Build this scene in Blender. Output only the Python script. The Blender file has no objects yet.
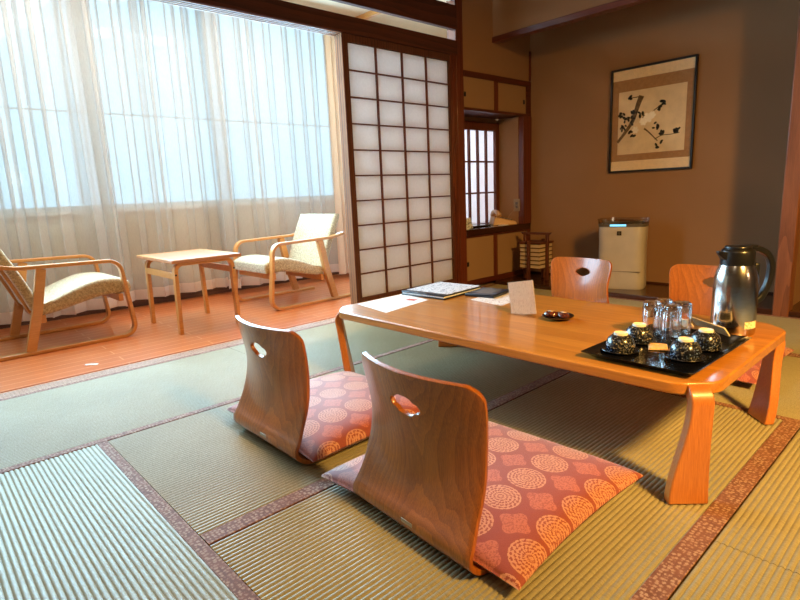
import bpy, bmesh, math, random
from mathutils import Vector, Matrix
random.seed(7)
PI = math.pi
SC = bpy.context.scene
COL = SC.collection

# ------------------------------------------------------------------ materials
class NT:
    def __init__(s, name):
        s.mat = bpy.data.materials.new(name); s.mat.use_nodes = True
        s.t = s.mat.node_tree; s.t.nodes.clear()
        s.out = s.t.nodes.new('ShaderNodeOutputMaterial')
    def n(s, typ, props=None, **ins):
        nd = s.t.nodes.new('ShaderNode' + typ)
        for k, v in (props or {}).items(): setattr(nd, k, v)
        for k, v in ins.items():
            k = k.replace('_', ' ')
            s.put(nd.inputs[k], v)
        return nd
    def put(s, sock, v):
        if isinstance(v, bpy.types.NodeSocket): s.t.links.new(v, sock)
        elif hasattr(v, 'outputs'): s.t.links.new(v.outputs[0], sock)
        else: sock.default_value = v
    def m(s, op, a, b=None, c=None):
        nd = s.t.nodes.new('ShaderNodeMath'); nd.operation = op
        for i, v in enumerate((a, b, c)):
            if v is not None: s.put(nd.inputs[i], v)
        return nd.outputs[0]
    def vm(s, op, a, b=None):
        nd = s.t.nodes.new('ShaderNodeVectorMath'); nd.operation = op
        s.put(nd.inputs[0], a)
        if b is not None: s.put(nd.inputs[1], b)
        return nd.outputs[0]
    def coord(s, kind='Object'): return s.n('TexCoord').outputs[kind]
    def mapping(s, vec, scale=(1, 1, 1), rot=(0, 0, 0), loc=(0, 0, 0)):
        return s.n('Mapping', Vector=vec, Scale=scale, Rotation=rot, Location=loc).outputs[0]
    def noise(s, vec, scale=5., detail=4., rough=.55, dist=0.):
        return s.n('TexNoise', Vector=vec, Scale=scale, Detail=detail, Roughness=rough, Distortion=dist).outputs[0]
    def ramp(s, fac, *stops):
        nd = s.t.nodes.new('ShaderNodeValToRGB'); s.put(nd.inputs[0], fac)
        e = nd.color_ramp.elements
        while len(e) < len(stops): e.new(.5)
        for el, (p, c) in zip(e, stops): el.position = p; el.color = (*c, 1) if len(c) == 3 else c
        return nd.outputs[0]
    def mix(s, fac, a, b, mode='MIX'):
        nd = s.t.nodes.new('ShaderNodeMix'); nd.data_type = 'RGBA'; nd.blend_type = mode
        s.put(nd.inputs[0], fac)
        for i, v in ((6, a), (7, b)):
            s.put(nd.inputs[i], (*v, 1) if isinstance(v, tuple) and len(v) == 3 else v)
        return nd.outputs[2]
    def bump(s, h, strength=.3, dist=.01):
        return s.n('Bump', Height=h, Strength=strength, Distance=dist).outputs[0]
    def bsdf(s, color, rough=.5, **kw):
        b = s.n('BsdfPrincipled')
        s.put(b.inputs['Base Color'], (*color, 1) if isinstance(color, tuple) and len(color) == 3 else color)
        s.put(b.inputs['Roughness'], rough)
        for k, v in kw.items(): s.put(b.inputs[k.replace('_', ' ')], v)
        s.t.links.new(b.outputs[0], s.out.inputs[0])
        return b

def C(r, g, b):   # sRGB 0-255 -> linear
    f = lambda c: (c / 12.92 if c <= .04045 else ((c + .055) / 1.055) ** 2.4)
    return tuple(f(x / 255) for x in (r, g, b))

def plain(name, col, rough=.5, noise=.06, scale=40., metal=0., **kw):
    m = NT(name); v = m.coord()
    n = m.noise(v, scale, 3)
    d = tuple(c * (1 - noise * 2) for c in col); l = tuple(min(1, c * (1 + noise * 2)) for c in col)
    m.bsdf(m.ramp(n, (.3, d), (.7, l)), rough, Metallic=metal, **kw)
    return m.mat

def wood(name, dark, light, axis='Z', scale=1., rough=.4, coat=0., ring=1., plane=None, bumpy=.05, rw=.22):
    """procedural wood with the grain running along the given local axis"""
    m = NT(name); v = m.coord()
    st = {'X': (.12, 1, 1), 'Y': (1, .12, 1), 'Z': (1, 1, .12)}[axis]
    p = m.mapping(v, tuple(a * scale for a in st))
    n1 = m.noise(p, 6., 2, .5)
    wv = m.vm('ADD', p, m.vm('MULTIPLY', m.n('TexNoise', Vector=p, Scale=3., Detail=2.).outputs[1], (.25, .25, .25)))
    w = m.n('TexWave', {'wave_type': 'RINGS', 'rings_direction': axis, 'wave_profile': 'SAW'}, Vector=wv, Scale=9. * ring, Distortion=3., Detail=2., Detail_Scale=1.4).outputs[1]
    pf = m.mapping(v, tuple(a * scale for a in {'X': (.03, 1, 1), 'Y': (1, .03, 1), 'Z': (1, 1, .03)}[axis]))
    fine = m.noise(pf, 260., 3, .7)
    f = m.m('ADD', m.m('MULTIPLY', w, rw), m.m('ADD', m.m('MULTIPLY', n1, .3), m.m('MULTIPLY', fine, .72 - rw)))
    mid = tuple((a + b) / 2 for a, b in zip(dark, light))
    col = m.ramp(f, (.30, dark), (.50, mid), (.70, light))
    kw = {}
    if coat: kw = dict(Coat_Weight=coat, Coat_Roughness=.12)
    m.bsdf(col, rough, Normal=m.bump(fine, bumpy, .002), **kw)
    return m.mat

def fabric_plain(name, dark, light, scale=420.):
    m = NT(name); v = m.coord()
    a = m.n('TexWave', {'wave_type': 'BANDS', 'bands_direction': 'DIAGONAL'}, Vector=v, Scale=scale * .35, Distortion=2., Detail=2.).outputs[1]
    n = m.noise(v, scale, 2, .7); n3 = m.noise(v, 70., 3, .7)
    f = m.m('ADD', m.m('MULTIPLY', a, .15), m.m('ADD', m.m('MULTIPLY', n, .25), m.m('MULTIPLY', n3, .6)))
    m.bsdf(m.ramp(f, (.38, dark), (.62, light)), .95, Normal=m.bump(f, .5, .003), Sheen_Weight=.25)
    return m.mat

def tatami_mat_material(name, axis):
    m = NT(name); v = m.coord()
    st = (3, 160, 1) if axis == 'X' else (160, 3, 1)
    rush = m.noise(m.mapping(v, (600, 600, 1)), 1., 2, .6)
    st2 = (40, 420, 1) if axis == 'Y' else (420, 40, 1)
    cross = m.noise(m.mapping(v, st2), 1., 2, .6)
    big = m.noise(v, 2.2, 3, .5)
    f = m.m('ADD', m.m('MULTIPLY', rush, .35), m.m('ADD', m.m('MULTIPLY', cross, .45), m.m('MULTIPLY', big, .25)))
    col = m.ramp(f, (.3, C(118, 111, 84)), (.52, C(155, 147, 115)), (.75, C(182, 173, 143)))
    m.bsdf(col, .38, Normal=m.bump(cross, .25, .003), Specular_IOR_Level=.42)
    return m.mat

def brocade(name, base, spot, accent):
    m = NT(name); v = m.coord()
    vo = m.n('TexVoronoi', {'feature': 'F1'}, Vector=v, Scale=85., Randomness=.55)
    n = m.noise(v, 330., 3, .7)
    big = m.noise(v, 24., 3, .6)
    d = m.m('ADD', vo.outputs[0], m.m('MULTIPLY', m.m('SUBTRACT', n, .5), 1.1))
    c = m.ramp(d, (.30, spot), (.40, accent), (.52, base))
    c = m.mix(m.ramp(big, (.4, (0, 0, 0)), (.62, (.5, .5, .5))), c, accent)
    m.bsdf(c, .75, Normal=m.bump(n, .3, .002))
    return m.mat

def medallion_fabric(name):
    m = NT(name); v = m.coord()
    sx, sy = .122, .172
    xyz = m.n('SeparateXYZ', Vector=v)
    X, Y = xyz.outputs[0], xyz.outputs[1]
    def cell(off):
        fx = m.m('MULTIPLY', m.m('SUBTRACT', m.m('FRACT', m.m('ADD', m.m('DIVIDE', X, sx), off + 20.)), .5), sx)
        fy = m.m('MULTIPLY', m.m('SUBTRACT', m.m('FRACT', m.m('ADD', m.m('DIVIDE', Y, sy), off + 20.)), .5), sy)
        return fx, fy
    fx, fy = cell(.5)
    r = m.m('SQRT', m.m('ADD', m.m('MULTIPLY', fx, fx), m.m('MULTIPLY', fy, fy)))
    ang = m.m('ARCTAN2', fy, fx)
    disc = m.m('LESS_THAN', r, .054)
    rings = m.m('SINE', m.m('MULTIPLY', r, 640.))
    teeth = m.m('SINE', m.m('ADD', m.m('MULTIPLY', ang, 20.), m.m('MULTIPLY', r, 260.)))
    n = m.noise(v, 260., 2, .6)
    pat = m.m('ADD', m.m('MULTIPLY', rings, .55), m.m('ADD', m.m('MULTIPLY', teeth, .45), m.m('MULTIPLY', m.m('SUBTRACT', n, .46), 4.)))
    ink1 = m.m('MULTIPLY', disc, m.m('GREATER_THAN', pat, .0))
    gx, gy = cell(0.)
    a2 = m.m('ARCTAN2', gy, gx)
    r2 = m.m('SQRT', m.m('ADD', m.m('MULTIPLY', gx, gx), m.m('MULTIPLY', gy, gy)))
    lim = m.m('ADD', .037, m.m('MULTIPLY', m.m('COSINE', m.m('MULTIPLY', a2, 4.)), .006))
    cl = m.m('LESS_THAN', r2, lim)
    n2 = m.noise(v, 210., 2, .6)
    ink2 = m.m('MULTIPLY', cl, m.m('GREATER_THAN', n2, .47))
    weave = m.noise(v, 700., 2, .6)
    base = m.ramp(weave, (.3, C(140, 62, 50)), (.7, C(164, 78, 62)))
    c = m.mix(ink2, base, C(190, 108, 86))
    c = m.mix(m.m('MULTIPLY', cl, .25), c, C(196, 110, 88))
    c = m.mix(ink1, c, C(206, 146, 118))
    m.bsdf(c, .6, Normal=m.bump(weave, .25, .002), Sheen_Weight=.35, Specular_IOR_Level=.4)
    return m.mat

def sheer(name, see, col, tint=(1, 1, 1)):
    m = NT(name); v = m.coord()
    th = m.n('TexWave', {'wave_type': 'BANDS', 'bands_direction': 'Z'}, Vector=v, Scale=70., Distortion=1.2, Detail=1.).outputs[1]
    th2 = m.noise(m.mapping(v, (260, 260, 30)), 1., 2, .6)
    f = m.m('ADD', m.m('MULTIPLY', th, .5), m.m('MULTIPLY', th2, .5))
    fac = m.m('ADD', see - .16, m.m('MULTIPLY', f, .32))
    tr = m.n('BsdfTransparent', Color=(*tint, 1))
    di = m.n('BsdfDiffuse', Color=(*col, 1)); tl = m.n('BsdfTranslucent', Color=(*col, 1))
    cl = m.n('MixShader'); m.put(cl.inputs[0], .5); m.put(cl.inputs[1], di); m.put(cl.inputs[2], tl)
    mx = m.n('MixShader'); m.put(mx.inputs[0], fac); m.put(mx.inputs[1], cl); m.put(mx.inputs[2], tr)
    m.t.links.new(mx.outputs[0], m.out.inputs[0])
    return m.mat

def translucent(name, col, amt=.6):
    m = NT(name); v = m.coord()
    n = m.noise(v, 60., 4, .6)
    c = m.ramp(n, (.3, tuple(x * .94 for x in col)), (.7, col))
    di = m.n('BsdfDiffuse', Color=c); tl = m.n('BsdfTranslucent', Color=c)
    mx = m.n('MixShader'); m.put(mx.inputs[0], amt); m.put(mx.inputs[1], di); m.put(mx.inputs[2], tl)
    m.t.links.new(mx.outputs[0], m.out.inputs[0])
    return m.mat

def thin_glass(name, tint=(1, 1, 1), refl=.06, edge=.25):
    m = NT(name)
    tr = m.n('BsdfTransparent', Color=(*tint, 1)); gl = m.n('BsdfGlossy', Roughness=.02)
    lw = m.n('LayerWeight', Blend=.25)
    fac = m.m('ADD', refl, m.m('MULTIPLY', lw.outputs[0], edge))
    mx = m.n('MixShader'); m.put(mx.inputs[0], fac); m.put(mx.inputs[1], tr); m.put(mx.inputs[2], gl)
    m.t.links.new(mx.outputs[0], m.out.inputs[0])
    return m.mat

def emit(name, col, s):
    m = NT(name); e = m.n('Emission', Color=(*col, 1), Strength=s)
    m.t.links.new(e.outputs[0], m.out.inputs[0]); return m.mat

def plaster(name, col):
    m = NT(name); v = m.coord()
    n = m.noise(v, 260., 4, .7); b = m.noise(v, 1.6, 3, .5)
    f = m.m('ADD', m.m('MULTIPLY', n, .7), m.m('MULTIPLY', b, .3))
    m.bsdf(m.ramp(f, (.3, tuple(x * .82 for x in col)), (.7, tuple(min(1, x * 1.12) for x in col))), .95, Normal=m.bump(n, .35, .004), Specular_IOR_Level=.15)
    return m.mat

def boards(name):
    """glossy red-brown floor boards running along X"""
    m = NT(name); v = m.coord()
    br = m.n('TexBrick', {'offset': .37, 'squash': 1.}, Vector=v, Color1=(*C(186, 92, 42), 1), Color2=(*C(206, 110, 54), 1), Mortar=(*C(232, 180, 146), 1), Scale=1., Mortar_Size=.0034, Mortar_Smooth=.2, Bias=0., Brick_Width=1.4, Row_Height=.09)  # pale mortar lines paint in the reflections along the board gaps
    g = m.noise(m.mapping(v, (3, 90, 90)), 1., 4, .65)
    c = m.mix(.55, br.outputs[0], m.ramp(g, (.3, C(164, 80, 34)), (.7, C(216, 122, 62))))
    c = m.mix(m.m('MULTIPLY', br.outputs[1], .8), c, C(226, 168, 130))
    m.bsdf(c, .28, Coat_Weight=.35, Coat_Roughness=.15, Normal=m.bump(g, .05, .002))
    return m.mat

def cup_glaze(name):
    m = NT(name); v = m.coord()
    vo = m.n('TexVoronoi', {'feature': 'F1'}, Vector=v, Scale=130.)
    n = m.noise(v, 170., 3, .75); big = m.noise(v, 22., 2, .5)
    d = m.m('ADD', m.m('MULTIPLY', vo.outputs[0], .6), m.m('MULTIPLY', m.m('SUBTRACT', n, .38), 1.6))
    a = m.ramp(d, (.20, C(170, 150, 110)), (.32, C(92, 92, 88)), (.48, C(20, 24, 32)))
    b = m.ramp(d, (.16, C(130, 150, 190)), (.3, C(30, 42, 66)), (.5, C(16, 18, 26)))
    m.bsdf(m.mix(m.ramp(big, (.42, (0, 0, 0)), (.58, (1, 1, 1))), a, b), .22, Coat_Weight=.4)
    return m.mat

def printed(name, base, ink, scale=60., amt=.5, axis='X'):
    m = NT(name); v = m.coord()
    n = m.noise(v, scale, 3, .6)
    n2 = m.noise(m.mapping(v, (18, 150, 1) if axis == 'X' else (150, 18, 1)), 1., 2, .6)
    f = m.m('MULTIPLY', m.m('GREATER_THAN', n, .53), m.m('GREATER_THAN', n2, .5))
    m.bsdf(m.mix(m.m('MULTIPLY', f, amt), base, ink), .55)
    return m.mat

W = dict(
    plaster=plaster('sand_plaster', C(158, 120, 88)),
    plaster_light=plaster('pale_plaster', C(214, 196, 168)),
    ceiling=plaster('ceiling_boards', C(150, 112, 76)), dim=plaster('dark_plaster', C(120, 88, 62)),
    beam=wood('dark_stained_beam', C(58, 22, 12), C(104, 46, 26), 'X', 1., .35, .2),
    beamZ=wood('dark_stained_post', C(72, 30, 17), C(122, 58, 34), 'Z', 1., .35, .2),
    beamY=wood('dark_stained_rail', C(72, 30, 17), C(124, 60, 36), 'Y', 1., .35, .2),
    pillar=wood('alcove_pillar_wood', C(104, 58, 36), C(156, 98, 64), 'Z', 1.4, .4, .1),
    lattice=wood('lattice_wood', C(70, 32, 20), C(118, 60, 38), 'Z', 2., .45),
    beam_matt=wood('matt_lintel_wood', C(54, 22, 12), C(92, 42, 24), 'X', 1., .8),
    door=wood('screen_frame_wood', C(58, 28, 18), C(104, 56, 36), 'Z', 1.5, .75),
    stile=wood('door_stile_wood', C(110, 66, 34), C(164, 108, 62), 'Z', 2., .8),
    sill=wood('sill_wood', C(196, 150, 122), C(232, 196, 170), 'X', 2., .3),
    dark_strip=wood('dark_strip_wood', C(60, 34, 24), C(100, 62, 44), 'X', 2., .6),
    paper=translucent('shoji_paper', C(246, 242, 240), .70),
    window_paper=translucent('window_paper', C(240, 236, 238), .7),
    fusuma=plaster('fusuma_cloth', C(160, 126, 94)),
    dark_board=wood('alcove_board', C(40, 20, 12), C(78, 42, 26), 'Y', 1., .25, .3),
    black_wood=wood('desk_board', C(34, 14, 9), C(66, 30, 19), 'X', 1., .22, .4),
    tableX=wood('table_wood', C(160, 96, 30), C(208, 140, 56), 'Y', 1.1, .30, .5, .8, rw=.16),
    tableleg=wood('table_leg_wood', C(160, 88, 36), C(204, 128, 60), 'Z', 1.3, .34, .5, .8, rw=.06),
    zaisu=wood('chair_plywood', C(116, 56, 10), C(196, 112, 36), 'Z', 1.6, .36, .5, 1.3, rw=.14),
    lounge=wood('bent_beech', C(176, 112, 54), C(216, 152, 84), 'X', 1.5, .35, .3, rw=.03),
    sidetop=wood('side_table_top', C(170, 104, 66), C(206, 142, 100), 'X', 1.3, .28, .4),
    cream_fabric=fabric_plain('cream_upholstery', C(128, 106, 76), C(206, 184, 146), 230.),
    medallion=medallion_fabric('medallion_brocade'),
    tatX=tatami_mat_material('tatami_rush_x', 'X'), tatY=tatami_mat_material('tatami_rush_y', 'Y'),
    border=brocade('tatami_border_brocade', C(112, 72, 56), C(176, 146, 122), C(140, 92, 72)),
    sheer=sheer('sheer_curtain_cloth', .46, C(232, 224, 218), (.84, .94, 1.)),
    hem=sheer('sheer_hem_cloth', .16, C(240, 226, 218)),
    drape=translucent('drape_cloth', C(240, 216, 190), .3),
    boards=boards('veranda_boards'),
    black=plain('black_plastic', C(20, 19, 20), .3, .1),
    lacquer=plain('black_lacquer', C(14, 13, 14), .16, .08, Coat_Weight=.5),
    saucer=plain('dark_saucer', C(26, 24, 26), .2, .1),
    foot=plain('unglazed_foot', C(236, 226, 202), .6, .04),
    cup=cup_glaze('speckled_glaze'),
    white_plastic=plain('white_plastic', C(184, 174, 162), .38, .03, 8),
    smoke=thin_glass('smoky_clear_plastic', (.86, .83, .80), .12),
    grey_plastic=plain('grey_plastic', C(96, 88, 80), .35),
    led=emit('blue_display', (.25, .75, 1.), 1.6),
    phone=plain('beige_plastic', C(206, 160, 108), .4, .04),
    outlet=plain('outlet_plate', C(150, 128, 96), .45, .04),
    gold_frame=plain('black_frame', C(22, 18, 16), .3),
    mat_cream=plain('mount_cream', C(238, 212, 174), .85, .03),
    mat_brown=plain('mount_brown', C(166, 124, 84), .85, .05),
    art_paper=plain('art_paper', C(226, 202, 164), .85, .04, 14),
    ink=plain('ink_dark', C(40, 36, 28), .8, .15), inkbranch=plain('ink_branch', C(104, 80, 52), .8, .2),
    blossom=plain('blossom_white', C(250, 238, 222), .8, .04),
    pane=thin_glass('picture_glass', (1, 1, 1), .008, .06),
    window_glass=thin_glass('window_glass', (.97, .99, 1.), .03),
    alu=plain('window_frame_grey', C(206, 216, 222), .4),
    card=printed('card_print', C(250, 228, 210), C(210, 176, 152), 90., .4),
    acrylic=thin_glass('clear_acrylic', (.96, .96, .96), .08),
    sheet=printed('sheet_print', C(236, 238, 242), C(120, 124, 136), 110., .55),
    sheet2=printed('leaflet_print', C(232, 226, 224), C(140, 92, 92), 60., .7),
    sheet3=printed('cover_print', C(214, 214, 220), C(80, 92, 112), 50., .8),
    stamp=plain('red_print', C(200, 74, 50), .6),
    navy=plain('navy_cover', C(24, 36, 52), .3, .12, 30),
    kraft=printed('kraft_sachet', C(222, 176, 116), C(160, 96, 52), 140., .6),
    sachet_edge=plain('cream_paper', C(236, 218, 184), .6, .03),
    sachet_dark=plain('dark_foil', C(46, 42, 34), .3, .2, 90),
    sweet=plain('brown_wrapper', C(86, 38, 20), .18, .35, 60, Coat_Weight=.8),
    sweet_label=plain('white_wrapper', C(226, 206, 184), .3, .1, 80),
    sticker=printed('sticker_print', C(240, 226, 190), C(180, 140, 90), 160., .6),
    lantern_paper=translucent('lantern_paper', C(236, 212, 172), .35),
    lantern_wood=wood('lantern_wood', C(60, 28, 18), C(112, 58, 36), 'Z', 2., .45),
    plate=plain('metal_plate', C(170, 160, 140), .35, .1, 200, .6),
    peg=plain('dark_peg', C(28, 18, 12), .5),
    hill=plain('distant_hill', C(206, 232, 244), .95, .03, .2),  # blue distance haze is put into this pale colour
    ground=plain('outside_ground', C(170, 180, 176), .95, .05, .5),
    wire=plain('cord_beige', C(180, 140, 96), .5),
    white=plain('white_paint', C(236, 230, 222), .5, .02),
)
def steel_mat():
    m = NT('brushed_steel'); v = m.coord()
    n = m.noise(m.mapping(v, (30, 30, 400)), 1., 3, .6)
    m.bsdf(m.ramp(n, (.3, (.46, .44, .42)), (.7, (.58, .56, .54))), .17, Metallic=1., Normal=m.bump(n, .06, .001))
    return m.mat
W['steel'] = steel_mat()
def glass_mat():
    m = NT('clear_glass')
    g = m.n('BsdfGlass', Color=(1, 1, 1, 1), Roughness=.0, IOR=1.5)
    m.t.links.new(g.outputs[0], m.out.inputs[0]); return m.mat
W['glass'] = glass_mat()

# ------------------------------------------------------------------ mesh builder
class MB:
    def __init__(s): s.v = []; s.f = []; s.mi = []
    def add(s, vs, fs, mi=0):
        o = len(s.v); s.v += [tuple(v) for v in vs]
        for f in fs: s.f.append(tuple(o + i for i in f)); s.mi.append(mi)
        return s
    def box(s, x0, x1, y0, y1, z0, z1, mi=0, M=None):
        vs = [(x, y, z) for z in (z0, z1) for y in (y0, y1) for x in (x0, x1)]
        if M is not None: vs = [M @ Vector(v) for v in vs]
        return s.add(vs, [(0, 2, 3, 1), (4, 5, 7, 6), (0, 1, 5, 4), (2, 6, 7, 3), (0, 4, 6, 2), (1, 3, 7, 5)], mi)
    def bar(s, a, b, w, h, up=(0, 0, 1), mi=0):
        a, b = Vector(a), Vector(b); d = (b - a).normalized(); up = Vector(up)
        sd = d.cross(up).normalized(); u = sd.cross(d)
        vs = [p + sd * i * w / 2 + u * j * h / 2 for p in (a, b) for i, j in ((-1, -1), (1, -1), (1, 1), (-1, 1))]
        return s.add(vs, [(3, 2, 1, 0), (4, 5, 6, 7), (0, 1, 5, 4), (1, 2, 6, 5), (2, 3, 7, 6), (3, 0, 4, 7)], mi)
    def prism(s, poly, z0, z1, mi=0):
        n = len(poly)
        vs = [(x, y, z0) for x, y in poly] + [(x, y, z1) for x, y in poly]
        return s.add(vs, [tuple(range(n))[::-1], tuple(range(n, 2 * n))] + [(i, (i + 1) % n, n + (i + 1) % n, n + i) for i in range(n)], mi)
    def sweepXZ(s, path, y0, y1, t, mi=0, taper=None):
        """rectangular strip following a path in the local XZ plane, centred on it, thickness t"""
        n = len(path); vs = []
        for i, (x, z) in enumerate(path):
            a = Vector(path[max(0, i - 1)]); b = Vector(path[min(n - 1, i + 1)]); d = (b - a).normalized(); nn = Vector((-d.y, d.x))
            for y in (y0, y1):
                for k in (-.5, .5): vs.append((x + nn.x * t * k, y, z + nn.y * t * k))
        fs = []
        for i in range(n - 1):
            o = i * 4
            for a, b in ((0, 1), (1, 3), (3, 2), (2, 0)): fs.append((o + a, o + b, o + 4 + b, o + 4 + a))
        fs += [(0, 2, 3, 1), (n * 4 - 4, n * 4 - 3, n * 4 - 1, n * 4 - 2)]
        return s.add(vs, fs, mi)
    def tube(s, path, r, n=10, mi=0, caps=True):
        P = [Vector(p) for p in path]; m = len(P); vs = []; up = Vector((0, 0, 1))
        rr = r if isinstance(r, (list, tuple)) else [r] * m
        d0 = (P[1] - P[0]).normalized()
        if abs(d0.dot(up)) > .95: up = Vector((1, 0, 0))
        for i in range(m):
            d = (P[min(m - 1, i + 1)] - P[max(0, i - 1)]).normalized()
            sd = d.cross(up).normalized(); up = sd.cross(d).normalized()
            for k in range(n):
                a = 2 * PI * k / n; vs.append(P[i] + (sd * math.cos(a) + up * math.sin(a)) * rr[i])
        fs = [(i * n + k, i * n + (k + 1) % n, (i + 1) * n + (k + 1) % n, (i + 1) * n + k) for i in range(m - 1) for k in range(n)]
        if caps: fs += [tuple(range(n))[::-1], tuple((m - 1) * n + k for k in range(n))]
        return s.add(vs, fs, mi)
    def lathe(s, prof, n=32, c=(0, 0, 0), mi=0, flute=0., nf=10, caps=True):
        m = len(prof); vs = []
        for r, z in prof:
            for k in range(n):
                a = 2 * PI * k / n; q = r * (1 + flute * math.cos(nf * a)) if r > .004 else r
                vs.append((c[0] + q * math.cos(a), c[1] + q * math.sin(a), c[2] + z))
        fs = [(i * n + k, i * n + (k + 1) % n, (i + 1) * n + (k + 1) % n, (i + 1) * n + k) for i in range(m - 1) for k in range(n)]
        if caps: fs += [tuple(range(n))[::-1], tuple((m - 1) * n + k for k in range(n))]
        return s.add(vs, fs, mi)
    def build(s, name, mats, parent=None, loc=(0, 0, 0), bevel=0., seg=2, angle=38, solid=0., sub=0, rot=None, fixn=True):
        me = bpy.data.meshes.new(name)
        me.from_pydata([tuple(v) for v in s.v], [], s.f)
        if fixn:
            bm = bmesh.new(); bm.from_mesh(me); bmesh.ops.recalc_face_normals(bm, faces=bm.faces); bm.to_mesh(me); bm.free()
        for m in (mats if isinstance(mats, (list, tuple)) else [mats]): me.materials.append(m)
        if len(s.mi) == len(me.polygons): me.polygons.foreach_set('material_index', s.mi)
        me.polygons.foreach_set('use_smooth', [True] * len(me.polygons))
        me.set_sharp_from_angle(angle=math.radians(angle)); me.update()
        o = bpy.data.objects.new(name, me); COL.objects.link(o)
        o.parent = parent; o.location = loc
        if rot: o.rotation_euler = rot
        if solid:
            md = o.modifiers.new('thickness', 'SOLIDIFY'); md.thickness = solid; md.offset = 0
        if bevel:
            md = o.modifiers.new('rounding', 'BEVEL'); md.width = bevel; md.segments = seg; md.limit_method = 'ANGLE'; md.angle_limit = math.radians(40)
        if sub:
            md = o.modifiers.new('smooth', 'SUBSURF'); md.levels = sub; md.render_levels = sub
        return o

def tag(o, label=None, cat=None, group=None, kind=None):
    if label: o['label'] = label
    if cat: o['category'] = cat
    if group: o['group'] = group
    if kind: o['kind'] = kind
    return o
def thing(name, label, cat, loc=(0, 0, 0), rotz=0., group=None):
    o = bpy.data.objects.new(name, None); COL.objects.link(o)
    o.empty_display_size = .1; o.location = loc; o.rotation_euler = (0, 0, rotz)
    return tag(o, label, cat, group)
def struct(name, mb, mat, **kw):
    return tag(mb.build(name, mat, **kw), kind='structure')
def copy_tree(o, parent=None):
    c = o.copy(); COL.objects.link(c); c.parent = parent
    for ch in o.children: copy_tree(ch, c)
    return c
def spline(pts, n=8):
    """Catmull-Rom through 2D/3D points"""
    P = [Vector(p) for p in pts]; out = []
    for i in range(len(P) - 1):
        p0 = P[i - 1] if i else P[0] * 2 - P[1]; p1, p2 = P[i], P[i + 1]
        p3 = P[i + 2] if i + 2 < len(P) else p2 * 2 - p1
        for k in range(n):
            t = k / n
            out.append(.5 * ((2 * p1) + (p2 - p0) * t + (2 * p0 - 5 * p1 + 4 * p2 - p3) * t * t + (3 * p1 - p0 - 3 * p2 + p3) * t ** 3))
    out.append(P[-1]); return out
def fillet(pts, radii, n=8):
    """polyline in 2D with rounded corners"""
    out = [pts[0]]
    for i in range(1, len(pts) - 1):
        p = Vector(pts[i]); a = (Vector(pts[i - 1]) - p); b = (Vector(pts[i + 1]) - p)
        r = radii[i - 1]
        if r <= 0: out.append(tuple(p)); continue
        al, bl = a.length, b.length; a.normalize(); b.normalize()
        half = math.acos(max(-1, min(1, a.dot(b)))) / 2
        t = min(r / math.tan(half), al * .49 if i > 1 else al * .95, bl * .49 if i < len(pts) - 2 else bl * .95)
        r = t * math.tan(half)
        c = p + (a + b).normalized() * (r / math.sin(half))
        s = p + a * t; e = p + b * t
        a0 = math.atan2(s.y - c.y, s.x - c.x); a1 = math.atan2(e.y - c.y, e.x - c.x)
        d = (a1 - a0 + PI) % (2 * PI) - PI
        for k in range(n + 1): out.append((c.x + r * math.cos(a0 + d * k / n), c.y + r * math.sin(a0 + d * k / n)))
    out.append(pts[-1]); return [tuple(q) for q in out]
def sm(a, b, x):
    t = max(0, min(1, (x - a) / (b - a))); return t * t * (3 - 2 * t)

# ------------------------------------------------------------------ the setting
YW = 3.19            # plane of the sliding screens, cabinets and posts
YG = 5.15            # window wall of the veranda
XT = 4.17            # front of the picture alcove
XB = 4.75            # back wall of the picture alcove
XL, YR, ZC = -2.3, -2.9, 2.62
struct('floor', MB().box(XL, XB + .3, YR, YW, -.12, -.05), W['ground'])
struct('floor.001', MB().box(XL, 5.4, YW + .115, YG, -.05, 0.), W['boards'])
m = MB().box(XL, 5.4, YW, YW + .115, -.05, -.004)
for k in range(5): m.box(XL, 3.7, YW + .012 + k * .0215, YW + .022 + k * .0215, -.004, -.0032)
struct('trim_1', m, [W['sill'], W['dark_strip']])
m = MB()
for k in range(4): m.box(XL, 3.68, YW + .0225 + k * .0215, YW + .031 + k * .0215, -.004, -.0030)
struct('trim_2', m, W['dark_strip'])  # flush strips, the shade of the grooves put in as dark colour
# lintel with track grooves, transom beam and upper beams
m = MB().box(XL, 3.68, YW - .01, YW + .11, 2.002, 2.115)
struct('trim_3', m, W['beam_matt'], bevel=.003)
m = MB()
for k in range(4): m.box(XL, 2.5, YW + .006 + k * .028, YW + .010 + k * .028, 1.996, 2.004)
struct('trim_4', m, W['sill'])
struct('trim_5', MB().box(XL, 3.68, YW - .01, YW + .035, 2.20, 2.385), W['beam_matt'], bevel=.004)
struct('trim_6', MB().box(XL, 3.68, YW - .01, YW + .035, 2.43, 2.62), W['beam'], bevel=.003)
struct('trim_7', MB().box(3.665, 3.755, YW - .008, YW + .09, 0, ZC), W['beamZ'], bevel=.004)     # post between screen and cabinets
struct('trim_8', MB().box(3.60, 3.667, YW - .002, YW + .09, 0, 2.002).box(3.618, 3.64, YW - .008, YW, 0, 2.002), W['beamZ'], bevel=.002)
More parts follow.
